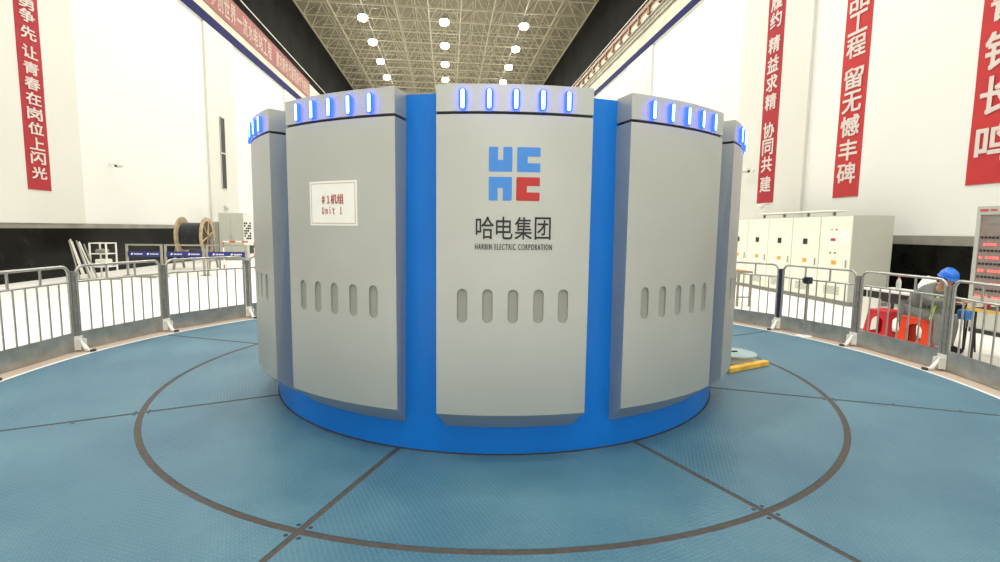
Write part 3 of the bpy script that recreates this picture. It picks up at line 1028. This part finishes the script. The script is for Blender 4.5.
# rounded white bundle on the table
bm = bmesh.new()
bmesh.ops.create_icosphere(bm, subdivisions=3, radius=1)
for v in bm.verts:
    k = 1 + .06 * sin(5 * v.co.x + 2) * cos(4 * v.co.y) + .04 * sin(9 * v.co.z)
    v.co = Vector((v.co.x * .12 * k, v.co.y * .13 * k, max(-.08, v.co.z * .19 * k) + .08))
q = MB(); q.bm(bm, smooth=True)
tag(q.build('cloth_bundle', 'paper', None, loc=(7.15, 1.26, .756)), 'rounded white cloth bundle on the table behind the person', 'bundle')

def stool(label, m, loc, rot):
    s = thing('plastic_stool', label, 'stool', (loc[0], loc[1], 0), rot, 'plastic stools by the barrier')
    h, t, bt_ = .48, .165, .215
    q = MB(); q.box(-t - .01, t + .01, -t - .01, t + .01, h - .035, h, bev=.014); q.build('seat', m, s)
    q = MB()
    q.lathe([(.018, h + .0008), (.035, h + .0008)], 16); q.build('seat_ring', m, s)
    # each side: tapering skirt with a rounded opening between two legs
    for k in range(4):
        V, E = [], []
        def half(z):
            return bt_ + (t - bt_) * z / (h - .03)
        zt_ = h - .03
        out = [(-half(0), 0), (-half(0) + .075, 0), (-half(.05) + .085, .055), (half(.05) - .085, .055), (half(0) - .075, 0), (half(0), 0), (half(zt_), zt_), (-half(zt_), zt_)]
        hole = []
        wv, z0, z1 = .098, .11, .375
        for i in range(9):
            a = pi * i / 8
            hole.append((wv * cos(a), z1 - wv + wv * sin(a)))
        hole += [(-wv, z0 + .03), (-wv + .03, z0), (wv - .03, z0), (wv, z0 + .03)]
        for pts in (out, hole):
            o0 = len(V)
            V += [Vector(p) for p in pts]
            E += [(o0 + i, o0 + (i + 1) % len(pts)) for i in range(len(pts))]
        vo, eo, fo, *_ = delaunay_2d_cdt(V, E, [], 1, 1e-6)
        from mathutils.geometry import intersect_point_tri_2d
        def inpoly(p, poly):
            c = False
            for i in range(len(poly)):
                (x1, y1), (x2, y2) = poly[i], poly[i - 1]
                if (y1 > p[1]) != (y2 > p[1]) and p[0] < (x2 - x1) * (p[1] - y1) / (y2 - y1) + x1:
                    c = not c
            return c
        fs = [f for f in fo if inpoly(sum((vo[i] for i in f), Vector((0, 0))) / len(f), out) and not inpoly(sum((vo[i] for i in f), Vector((0, 0))) / len(f), hole)]
        rm = Matrix.Rotation(k * pi / 2, 4, 'Z')
        q = MB()
        A = [rm @ Vector((p[0], -half(p[1]), p[1])) for p in vo]
        B = [rm @ Vector((p[0] * .96, -half(p[1]) + .012, p[1])) for p in vo]
        nv = len(vo)
        q.add(A + B, [tuple(f) for f in fs] + [tuple(i + nv for i in reversed(f)) for f in fs])
        for pts in (out, hole):
            o0 = 0 if pts is out else len(out)
            m_ = len(pts)
            q.add([rm @ Vector((p[0], -half(p[1]), p[1])) for p in pts] + [rm @ Vector((p[0] * .96, -half(p[1]) + .012, p[1])) for p in pts],
                  [(i, (i + 1) % m_, m_ + (i + 1) % m_, m_ + i) for i in range(m_)])
        q.build('leg_panel', m, s)
    return s
stool('dark red plastic stool with open sides, left and empty', 'red_plastic', (6.52, 1.34), R_(10))
stool('orange red plastic stool the person sits on', 'orange_plastic', (6.50, .72), R_(25))

# desk the person writes at
dk = thing('writing_table', 'narrow table with yellow edge and black clutter by right barrier', 'table', (6.75, -.66, 0))
q = MB(); q.box(-.35, .35, -.75, .62, .70, .735); q.build('tabletop', 'black', dk)
q = MB(); q.box(-.362, -.35, -.76, .63, .695, .738); q.box(-.362, .35, .62, .632, .695, .738); q.build('table_edge', 'yellow_edge', dk)
for x in (-.31, .31):
    for y in (-.68, .55):
        q = MB(); q.box(x - .016, x + .016, y - .016, y + .016, 0, .70); q.build('leg', 'black', dk)
bg = MB(); bg.box(-.12, .12, -.20, .20, 0, .07, bev=.03)
tag(bg.build('black_bag', 'black', None, loc=(6.75, -.42, .737)), 'flat black bag lying on the yellow edged table', 'bag')
bg = MB(); bg.lathe([(0, 0), (.035, 0), (.038, .08), (.0, .085)], 16)
tag(bg.build('red_cup', 'red_plastic', None, loc=(6.62, -.10, .737)), 'small red cup beside the black bag on the yellow edged table', 'cup')
fs_ = thing('folding_stool', 'small stool with thick blue seat in front of the person', 'stool', (6.98, .46, 0))
q = MB(); q.box(-.10, .10, -.07, .07, .47, .62, bev=.03); q.build('seat', 'bluebox', fs_)
for a in (-1, 1):
    for b in (-1, 1):
        q = MB(); q.bar((a * .10, b * .08, 0), (a * .08, b * .05, .49), .016, .016); q.build('leg', 'black', fs_)

# ---- person: one continuous body, clothes as children
def skin_mesh(name, pts, edges, radii, root=0, sub=2):
    me = bpy.data.meshes.new(name)
    me.from_pydata([Vector(p) for p in pts], edges, [])
    o = bpy.data.objects.new(name, me)
    COL.objects.link(o)
    mod = o.modifiers.new('s', 'SKIN')
    mod.use_smooth_shade = True
    for i, rr in enumerate(radii):
        me.skin_vertices[0].data[i].radius = rr if isinstance(rr, tuple) else (rr, rr)
        me.skin_vertices[0].data[i].use_root = (i == root)
    ss = o.modifiers.new('d', 'SUBSURF')
    ss.levels = ss.render_levels = sub
    dg = bpy.context.evaluated_depsgraph_get()
    out = bpy.data.meshes.new_from_object(o.evaluated_get(dg))
    bpy.data.objects.remove(o)
    for p in out.polygons:
        p.use_smooth = True
    return out
# local frame: +x is where the person faces, +y the person's left, z up
SK = dict(
    pelvis=(0, 0, .55), belly=(.05, 0, .70), chest=(.15, 0, .855), neck0=(.27, 0, .955), neck=(.31, 0, .99), head=(.36, 0, 1.045), crown=(.38, 0, 1.125),
    shl=(.215, .17, .91), shr=(.215, -.17, .91), ell=(.30, .25, .735), elr=(.30, -.25, .735), wrl=(.50, .14, .765), wrr=(.50, -.13, .765),
    hal=(.57, .11, .765), har=(.57, -.10, .765),
    hil=(.02, .10, .54), hir=(.02, -.10, .54), knl=(.41, .13, .52), knr=(.41, -.13, .52), anl=(.36, .13, .09), anr=(.40, -.13, .09), tol=(.50, .14, .04), tor=(.54, -.14, .04))
names = list(SK)
ix = {k: i for i, k in enumerate(names)}
ed = [('pelvis', 'belly'), ('belly', 'chest'), ('chest', 'neck0'), ('neck0', 'neck'), ('neck', 'head'), ('head', 'crown'),
      ('chest', 'shl'), ('chest', 'shr'), ('shl', 'ell'), ('shr', 'elr'), ('ell', 'wrl'), ('elr', 'wrr'), ('wrl', 'hal'), ('wrr', 'har'),
      ('pelvis', 'hil'), ('pelvis', 'hir'), ('hil', 'knl'), ('hir', 'knr'), ('knl', 'anl'), ('knr', 'anr'), ('anl', 'tol'), ('anr', 'tor')]
rad = dict(pelvis=.13, belly=.125, chest=.135, neck0=.07, neck=.055, head=.085, crown=.075, shl=.065, shr=.065, ell=.042, elr=.042, wrl=.028, wrr=.028, hal=.03, har=.03,
           hil=.085, hir=.085, knl=.062, knr=.062, anl=.042, anr=.042, tol=.035, tor=.035)
PLOC, PROT = (6.52, .78, 0), R_(-82)
def sk(keys, extra=0.0, over=None):
    kk = list(keys)
    e = [(kk.index(a), kk.index(b)) for a, b in ed if a in kk and b in kk]
    return [SK[k] for k in kk], e, [(over or {}).get(k, rad[k]) + extra for k in kk]
body = skin_mesh('person', [SK[k] for k in names], [(ix[a], ix[b]) for a, b in ed], [rad[k] for k in names])
# fingers and thumb on each palm, nose and ears
bmx = bmesh.new()
bmx.from_mesh(body)
def graft(me):
    bmx.from_mesh(me)
for s_, hk in ((1, 'hal'), (-1, 'har')):
    h = Vector(SK[hk])
    for j, ln in enumerate((.062, .072, .068, .054)):
        y = (j - 1.5) * .019
        base = h + Vector((.015, y, .0))
        me = skin_mesh('f', [base, base + Vector((.03 + ln * .35, 0, .004)), base + Vector((.03 + ln * .75, 0, -.014)), base + Vector((.03 + ln * .9, 0, -.03))], [(0, 1), (1, 2), (2, 3)], [.009, .0085, .008, .007], 0, 1)
        graft(me)
    base = h + Vector((-.02, -s_ * .022, 0))
    graft(skin_mesh('f', [base, base + Vector((.03, -s_ * .022, -.004)), base + Vector((.06, -s_ * .024, -.014))], [(0, 1), (1, 2)], [.011, .0095, .008], 0, 1))
hd = Vector(SK['head'])
graft(skin_mesh('f', [hd + Vector((.075, 0, .03)), hd + Vector((.10, 0, -.005)), hd + Vector((.088, 0, -.02))], [(0, 1), (1, 2)], [.008, .013, .010], 0, 1))
for s_ in (-1, 1):
    graft(skin_mesh('f', [hd + Vector((-.005, s_ * .078, .03)), hd + Vector((-.012, s_ * .09, .01)), hd + Vector((0, s_ * .08, -.02))], [(0, 1), (1, 2)], [.010, .012, .008], 0, 1))
bmx.to_mesh(body)
bmx.free()
for p in body.polygons:
    p.use_smooth = True
person = link_mesh('person', body, 'skin')
person.location = PLOC
person.rotation_euler.z = PROT
tag(person, 'person in blue helmet and grey work clothes sitting bent forward on a stool', 'person')
def wear(nm, keys, m, extra, over=None, sub=2, root=0):
    p, e, r_ = sk(keys, extra, over)
    return link_mesh(nm, skin_mesh(nm, p, e, r_, root, sub), m, person)
wear('jacket', ('pelvis', 'belly', 'chest', 'neck0', 'shl', 'shr', 'ell', 'elr', 'wrl', 'wrr'), 'jacket', .022,
     dict(pelvis=.18, belly=.172, chest=.17, neck0=.062, wrl=.032, wrr=.032, ell=.05, elr=.05))
wear('trousers', ('pelvis', 'hil', 'hir', 'knl', 'knr', 'anl', 'anr'), 'trousers', .016, dict(pelvis=.165, hil=.105, hir=.105, anl=.052, anr=.052))
for nm in ('l', 'r'):
    a, t = Vector(SK['an' + nm]), Vector(SK['to' + nm])
    link_mesh('shoe', skin_mesh('shoe', [a + Vector((-.04, 0, -.035)), a + Vector((.03, 0, -.025)), t + Vector((.01, 0, .005)), t + Vector((.05, 0, 0))], [(0, 1), (1, 2), (2, 3)], [.045, .052, .046, .035], 0, 2), 'black', person)
# hi-vis braid down the jacket sides
for s_ in (-1, 1):
    q = MB()
    q.tube([(.335, s_ * .11, .84), (.35, s_ * .15, .74), (.34, s_ * .19, .62), (.33, s_ * .21, .48)], .018, 8)
    q.build('reflective_stripe', 'hivis', person)
# eyes, mouth, hair
for s_ in (-1, 1):
    q = MB()
    bm = bmesh.new(); bmesh.ops.create_icosphere(bm, subdivisions=2, radius=.011)
    q.bm(bm, smooth=True, mtx=Matrix.Translation(hd + Vector((.077, s_ * .03, .028))))
    q.build('eye', 'black', person)
q = MB(); q.tube([hd + Vector((.07, -.025, -.045)), hd + Vector((.082, 0, -.045)), hd + Vector((.07, .025, -.045))], .006, 6); q.build('mouth', 'red_ink', person)
q = MB()
bm = bmesh.new(); bmesh.ops.create_icosphere(bm, subdivisions=3, radius=.098)
q.bm(bm, smooth=True, mtx=Matrix.Translation(hd + Vector((-.02, 0, .045))) @ Matrix.Diagonal((1.0, .93, .85, 1)))
q.build('hair', 'hair', person)
# helmet: dome, brim, ridge
HM = Matrix.Translation(hd + Vector((.005, 0, .055))) @ Matrix.Rotation(R_(16), 4, 'Y') @ Matrix.Scale(.84, 4)
q = MB()
prof = [(.135, 0), (.137, .03), (.128, .075), (.105, .112), (.07, .136), (.03, .147), (.0, .149)]
q.lathe(prof, 28, mtx=HM)
q.lathe([(.150, -.004), (.152, .004), (.135, .012)], 28, mtx=HM)
q.lathe([(.150, -.004), (.128, -.002), (.125, .02)], 28, mtx=HM)
q.weld = True
hm = q.build('helmet', 'helmet', person)
q = MB()
vs, fs = [], []
for i in range(13):
    a = R_(-62 + 124 * i / 12)
    for rr, z in ((.13, .006), (.15 + .03 * cos(a) ** 2, -.012), (.15 + .03 * cos(a) ** 2, -.018), (.13, -.002)):
        vs.append(HM @ Vector((rr * cos(a), rr * sin(a), z)))
for i in range(12):
    for j in range(4):
        fs.append((4 * i + j, 4 * i + (j + 1) % 4, 4 * i + 4 + (j + 1) % 4, 4 * i + 4 + j))
fs += [(0, 1, 2, 3), (51, 50, 49, 48)]
q.add(vs, fs, True)
q.build('brim', 'helmet', hm)
q = MB()
q.tube([HM @ Vector((.128 * cos(a) , 0, .02 + .134 * sin(a))) for a in [pi * k / 10 for k in range(11)]], .012, 8)
q.build('ridge', 'helmet', hm)

# small wooden bench just right of the generator, behind the barrier
sb = thing('wooden_bench', 'brown topped bench just right of the generator, behind the barrier', 'bench', (6.2, 5.2, 0))
q = MB(); q.box(-.2, .2, -.40, .55, .78, .81, bev=.004); q.build('top', 'wood_dark', sb)
for y in (-.40, .5):
    q = MB(); q.box(-.17, -.13, y - .02, y + .02, 0, .77); q.box(.13, .17, y - .02, y + .02, 0, .77); q.box(-.17, .17, y - .015, y + .015, .2, .23); q.build('leg', 'post', sb)

# ================================================================== LEFT SIDE
# cable reel
rl = thing('cable_reel', 'big wooden cable reel wound with black cable beside the left wall', 'cable reel', (-10.50, 14.9, 0), R_(6))
RX = Matrix.Rotation(pi / 2, 4, 'Y')
RZ, FR, HX = 1.28, .75, .43
def xl(prof, x, nm, m, n=40, smooth=False):
    q = MB()
    q.lathe(prof, n, mtx=Matrix.Translation((x, 0, RZ)) @ RX, smooth=smooth)
    return q.build(nm, m, rl)
for s_ in (-1, 1):
    x = s_ * HX
    # RX turns the profile's z axis to +x
    e = -s_
    fl = xl([(.12, e * .03), (FR, e * .03), (FR, -e * .04), (FR * .80, -e * .04), (FR * .80, -e * .012), (.12, -e * .012), (.12, e * .03)], x, 'flange', 'wood')
    q = MB(); q.lathe([(.12, s_ * .014), (FR * .79, s_ * .014)], 32, mtx=Matrix.Translation((x, 0, RZ)) @ RX); q.build('hollow_shade_disc', 'wood_shadow', fl)  # flat dark disc stands in for the shaded hollow between the spokes
    for k in range(3):
        a = pi / 3 * k + .3
        q = MB()
        q.bar((x + s_ * .03, -.78 * FR * cos(a), RZ - .78 * FR * sin(a)), (x + s_ * .03, .78 * FR * cos(a), RZ + .78 * FR * sin(a)), .07, .03)
        q.build('spoke', 'wood', fl)
q = MB()
prof = []
NT = 14
LC = 2 * (HX - .04)
for k in range(NT):
    x0 = -LC / 2 + LC * k / NT
    for j in range(4):
        prof.append((.52 + .018 * sin(pi * j / 3), x0 + LC / NT * j / 4))
prof.append((.52, LC / 2))
q.lathe(prof, 40, mtx=Matrix.Translation((0, 0, RZ)) @ RX)
q.build('cable_coil', 'cable', rl)
q = MB(); q.tube([(-.72, 0, RZ), (.72, 0, RZ)], .04, 10); q.build('axle', 'steel', rl)
for x in (-.62, .62):
    q = MB()
    q.bar((x, -.50, .02), (x, 0, RZ - .02), .07, .07); q.bar((x, .50, .02), (x, 0, RZ - .02), .07, .07); q.bar((x, -.38, .32), (x, .38, .32), .05, .05)
    q.build('stand', 'post', rl)
# belt fences
def fence(label, x0, x1):
    f = thing('belt_fence', label, 'fence', (x0, 12.0, 0), group='low steel fences with a navy belt')
    w = x1 - x0
    q = MB(); q.box(0, w, -.025, .025, 1.01, 1.06); q.build('top_rail', 'frame_grey', f)
    for x in (.03, w - .03):
        q = MB(); q.box(x - .03, x + .03, -.03, .03, 0, 1.02); q.build('post', 'frame_grey', f)
        q = MB(); q.box(x - .09, x + .09, -.12, .12, 0, .02); q.build('foot', 'frame_grey', f)
    q = MB(); q.box(.06, w - .06, -.012, .0, .63, .82); bl = q.build('belt', 'belt_blue', f)
    q = MB()
    for c in (w * .28, w * .72):
        q.add([(c - .17, -.014, .70), (c - .11, -.014, .70), (c - .09, -.014, .76), (c - .15, -.014, .76)], [(0, 1, 2, 3)])
        for j in range(6):
            q.add([(c - .06 + j * .045, -.014, .705), (c - .03 + j * .045, -.014, .705), (c - .03 + j * .045, -.014, .75), (c - .06 + j * .045, -.014, .75)], [(0, 1, 2, 3)])
    q.build('belt_mark', 'paper', bl)
    return f
fence('low steel fence with navy belt, left of the cable reel', -11.35, -10.2)
fence('low steel fence with navy belt, in front of the cable reel', -10.13, -8.85)
fence('low steel fence with navy belt, between cable reel and generator', -8.79, -7.46)
# rack frame
rk = thing('frame_rack', 'white open steel rack frame standing before the black wall', 'rack', (-11.55, 11.2, 0))
for x in (-.24, .24):
    for y in (-.24, .24):
        q = MB(); q.box(x - .018, x + .018, y - .018, y + .018, 0, 1.12); q.build('leg', 'white_paint', rk)
for z in (.35, .76, 1.095):
    q = MB()
    q.box(-.25, .25, -.255, -.225, z, z + .028); q.box(-.25, .25, .225, .255, z, z + .028); q.box(-.255, -.225, -.25, .25, z, z + .028); q.box(.225, .255, -.25, .25, z, z + .028)
    q.box(-.25, .25, -.015, .015, z, z + .028)
    q.build('shelf_frame', 'white_paint', rk)
q = MB(); q.box(-.16, .15, -.18, .19, .38, .60, bev=.03); tag(q.build('packed_box', 'cab', None, loc=(-11.55, 11.2, .002)), 'pale packed box inside the white rack frame', 'box')
q = MB(); q.box(-.16, .10, -.17, .17, .79, .92, bev=.05); tag(q.build('packed_bag', 'grey_strip', None, loc=(-11.55, 11.2, .002)), 'grey packed bag on the upper shelf of the rack frame', 'bag')
# leaning steel
for i in range(7):
    t = i / 6
    p0 = Vector((-11.80 + .30 * t + .03 * (i % 2), 10.45 + .05 * i, .03))
    p1 = Vector((-12.20 + .22 * t - .03 * (i % 3), 10.7 + .05 * i, 1.20 - .12 * t + .05 * (i % 2)))
    q = MB()
    q.bar((0, 0, 0), p1 - p0, .028, .010)
    q.bar(Vector((.02, 0, .02)), p1 - p0 + Vector((.01, 0, .01)), .010, .026)
    pos = ['leftmost', 'second from the left', 'third from the left', 'middle one', 'third from the right', 'second from the right', 'rightmost'][i]
    tag(q.build('steel_angle', 'white_paint' if i % 3 else 'frame_grey', None, loc=p0), 'pale steel angle bar leaning by the black wall, %s of the bundle' % pos, 'steel bar', 'leaning steel angle bars')
for i, (x0, y0, x1, y1) in enumerate(((-11.9, 10.3, -10.7, 10.55), (-11.0, 11.5, -9.9, 11.0), (-10.9, 11.7, -9.7, 11.35))):
    q = MB(); q.bar((0, 0, .02), (x1 - x0, y1 - y0, .02), .05, .04)
    tag(q.build('floor_bar', 'frame_grey', None, loc=(x0, y0, .001)), ['grey steel bar lying on the floor below the leaning angles', 'grey steel bar lying right of the rack frame, nearer one', 'grey steel bar lying right of the rack frame, farther one'][i], 'steel bar', 'steel bars on the left floor')
# pale cabinet beyond the reel
pcab = thing('storage_cabinet', 'pale grey green cabinet standing beyond the cable reel on the left', 'cabinet', (-11.43, 20.5, 0))
q = MB(); q.box(-.57, .57, 0, .8, .06, 2.35, bev=.01); q.build('body', 'cab_side', pcab)
q = MB(); q.box(-.55, .55, .02, .78, 0, .06); q.build('plinth', 'cab_gap', pcab)
for x0, x1 in ((-.55, -.005), (.005, .55)):
    q = MB(); q.box(x0, x1, -.018, 0, .10, 2.31, bev=.004); d = q.build('door', 'cab_side', pcab)
    hx = x1 - .05 if x0 < -.1 else x0 + .03
    q = MB(); q.box(hx, hx + .02, -.04, -.018, 1.05, 1.25); q.build('handle', 'handle', d)
nb = thing('narrow_cabinet', 'narrow blue grey cabinet beside the pale left cabinet', 'cabinet', (-12.16, 20.5, 0))
q = MB(); q.box(-.14, .14, 0, .6, .04, 1.9, bev=.01); q.build('body', 'frame_grey', nb)
q = MB(); q.box(-.13, .13, -.014, 0, .08, 1.86, bev=.004); d = q.build('door', 'frame_grey', nb)
q = MB(); q.box(.09, .11, -.035, -.014, .9, 1.05); q.build('handle', 'handle', d)
ns = thing('notice_board', 'white notice board with dark printed block, left of the generator', 'notice board', (-10.42, 20.4, 0))
q = MB(); q.box(-.36, .36, 0, .03, .75, 2.3); q.build('panel', 'paper', ns)
for x in (-.36, .36):
    q = MB(); q.box(x - .02, x + .02, .03, .07, 0, 2.3); q.build('leg', 'handle', ns)
q = MB()
for k in range(7):
    for j in range(4):
        if (k * 5 + j * 3) % 4:
            q.box(-.33 + j * .085, -.26 + j * .085, -.004, 0, 1.05 + .125 * k, 1.14 + .125 * k)
q.build('printed_block', 'gap', ns)
# red and white barrier
rw = thing('striped_barrier', 'red and white striped barrier frame left of the generator', 'barrier', (-9.2, 14.3, 0))
for x in (0, 1.15):
    for k in range(5):
        q = MB(); q.tube([(x, 0, .22 * k), (x, 0, .22 * (k + 1))], .026, 10); q.build('post_band', 'red_paint' if k % 2 == 0 else 'white_paint', rw)
for k in range(5):
    q = MB(); q.tube([(.23 * k, 0, 1.1), (.23 * (k + 1), 0, 1.1)], .03, 10); q.build('rail_band', 'white_paint' if k % 2 == 0 else 'red_paint', rw)
# cameras and small fittings on the walls
def cctv(label, x, y, z, s_):
    c = thing('security_camera', label, 'camera', (x, y, z))
    q = MB(); q.lathe([(0, 0), (.07, 0), (.07, s_ * .03), (0, s_ * .03)], 16, mtx=RX); q.build('mount', 'white_paint', c)
    q = MB(); q.tube([(0, 0, 0), (s_ * .22, 0, .05), (s_ * .3, 0, -.03)], .025, 8); q.build('arm', 'white_paint', c)
    q = MB(); q.tube([(s_ * .3, .12, -.05), (s_ * .3, -.02, -.06), (s_ * .3, -.18, -.08), (s_ * .3, -.2, -.082)], [.055, .065, .065, .03], 14); q.build('body', 'cab_side', c)
    q = MB(); q.tube([(s_ * .3, -.2, -.082), (s_ * .3, -.225, -.084)], .04, 12); q.build('lens', 'black', c)
    return c
cctv('small white security camera on the left white wall', XL, 14.2, 3.92, 1)
cctv('small security camera on the right wall beside the generator', XR - .1, 11.26, 3.95, -1)
q = MB()
bm = bmesh.new(); bmesh.ops.create_uvsphere(bm, u_segments=16, v_segments=10, radius=.11)
for v in bm.verts:
    v.co.z = v.co.z if v.co.z < .03 else .03 + (v.co.z - .03) * .4
q.bm(bm, smooth=True)
q.lathe([(.09, .0), (.1, .05), (.0, .07)], 16)
q.tube([(0, 0, .05), (.1, 0, .07), (.235, 0, .07)], .02, 8)
dm = q.build('dome_camera', 'white_paint', None, loc=(XR - .33, 10.32, 2.62))
tag(dm, 'white dome camera just below the right banner nearest the generator', 'camera')
q = MB(); q.box(.0, .10, -.16, .16, -.1, .12, bev=.02); q.box(.1, .16, -.05, .05, -.14, .02)
tag(q.build('wall_box', 'cab_side', None, loc=(XL + .1, 23.5, 2.69)), 'small grey box on the left pilaster above the pale cabinet', 'wall box')
# dark slot window in the left pilaster
wn = MB(); wn.box(0, .03, -.27, .27, 0, 3.8); o = struct(wn.build('window_1', 'black', None, loc=(XL + .095, 23.5, 3.76)))
q = MB(); q.box(.025, .045, -.27, .27, 1.86, 1.94); q.box(.025, .045, -.30, -.26, -.03, 3.83); q.box(.025, .045, .26, .30, -.03, 3.83); q.box(.025, .045, -.30, .30, -.04, 0); q.box(.025, .045, -.3, .3, 3.8, 3.84)
q.build('window_frame', 'cab_side', o)

# ================================================================== things on the deck
bmn = thing('yellow_beam', 'yellow painted timber lying on the deck right of the generator', 'timber', (3.16, -.26, 0), R_(24))
q = MB(); q.box(-.40, .38, -.045, .045, .001, .06, bev=.008); q.build('timber', 'yellow', bmn)
dr = thing('drum_lid', 'pale low drum with blue grey round lid behind the yellow timber', 'drum', (3.19, .10, 0))
q = MB(); q.lathe([(0, .001), (.235, .001), (.24, .01), (.24, .10), (0, .10)], 36); q.build('drum', 'beige', dr)
q = MB(); q.lathe([(0, .125), (.25, .125), (.275, .118), (.275, .10), (0, .10)], 36); q.build('lid', 'teal_grey', dr)
q = MB(); q.box(-.07, .04, -.012, .012, .125, .14, bev=.004); q.build('lid_handle', 'black', dr)
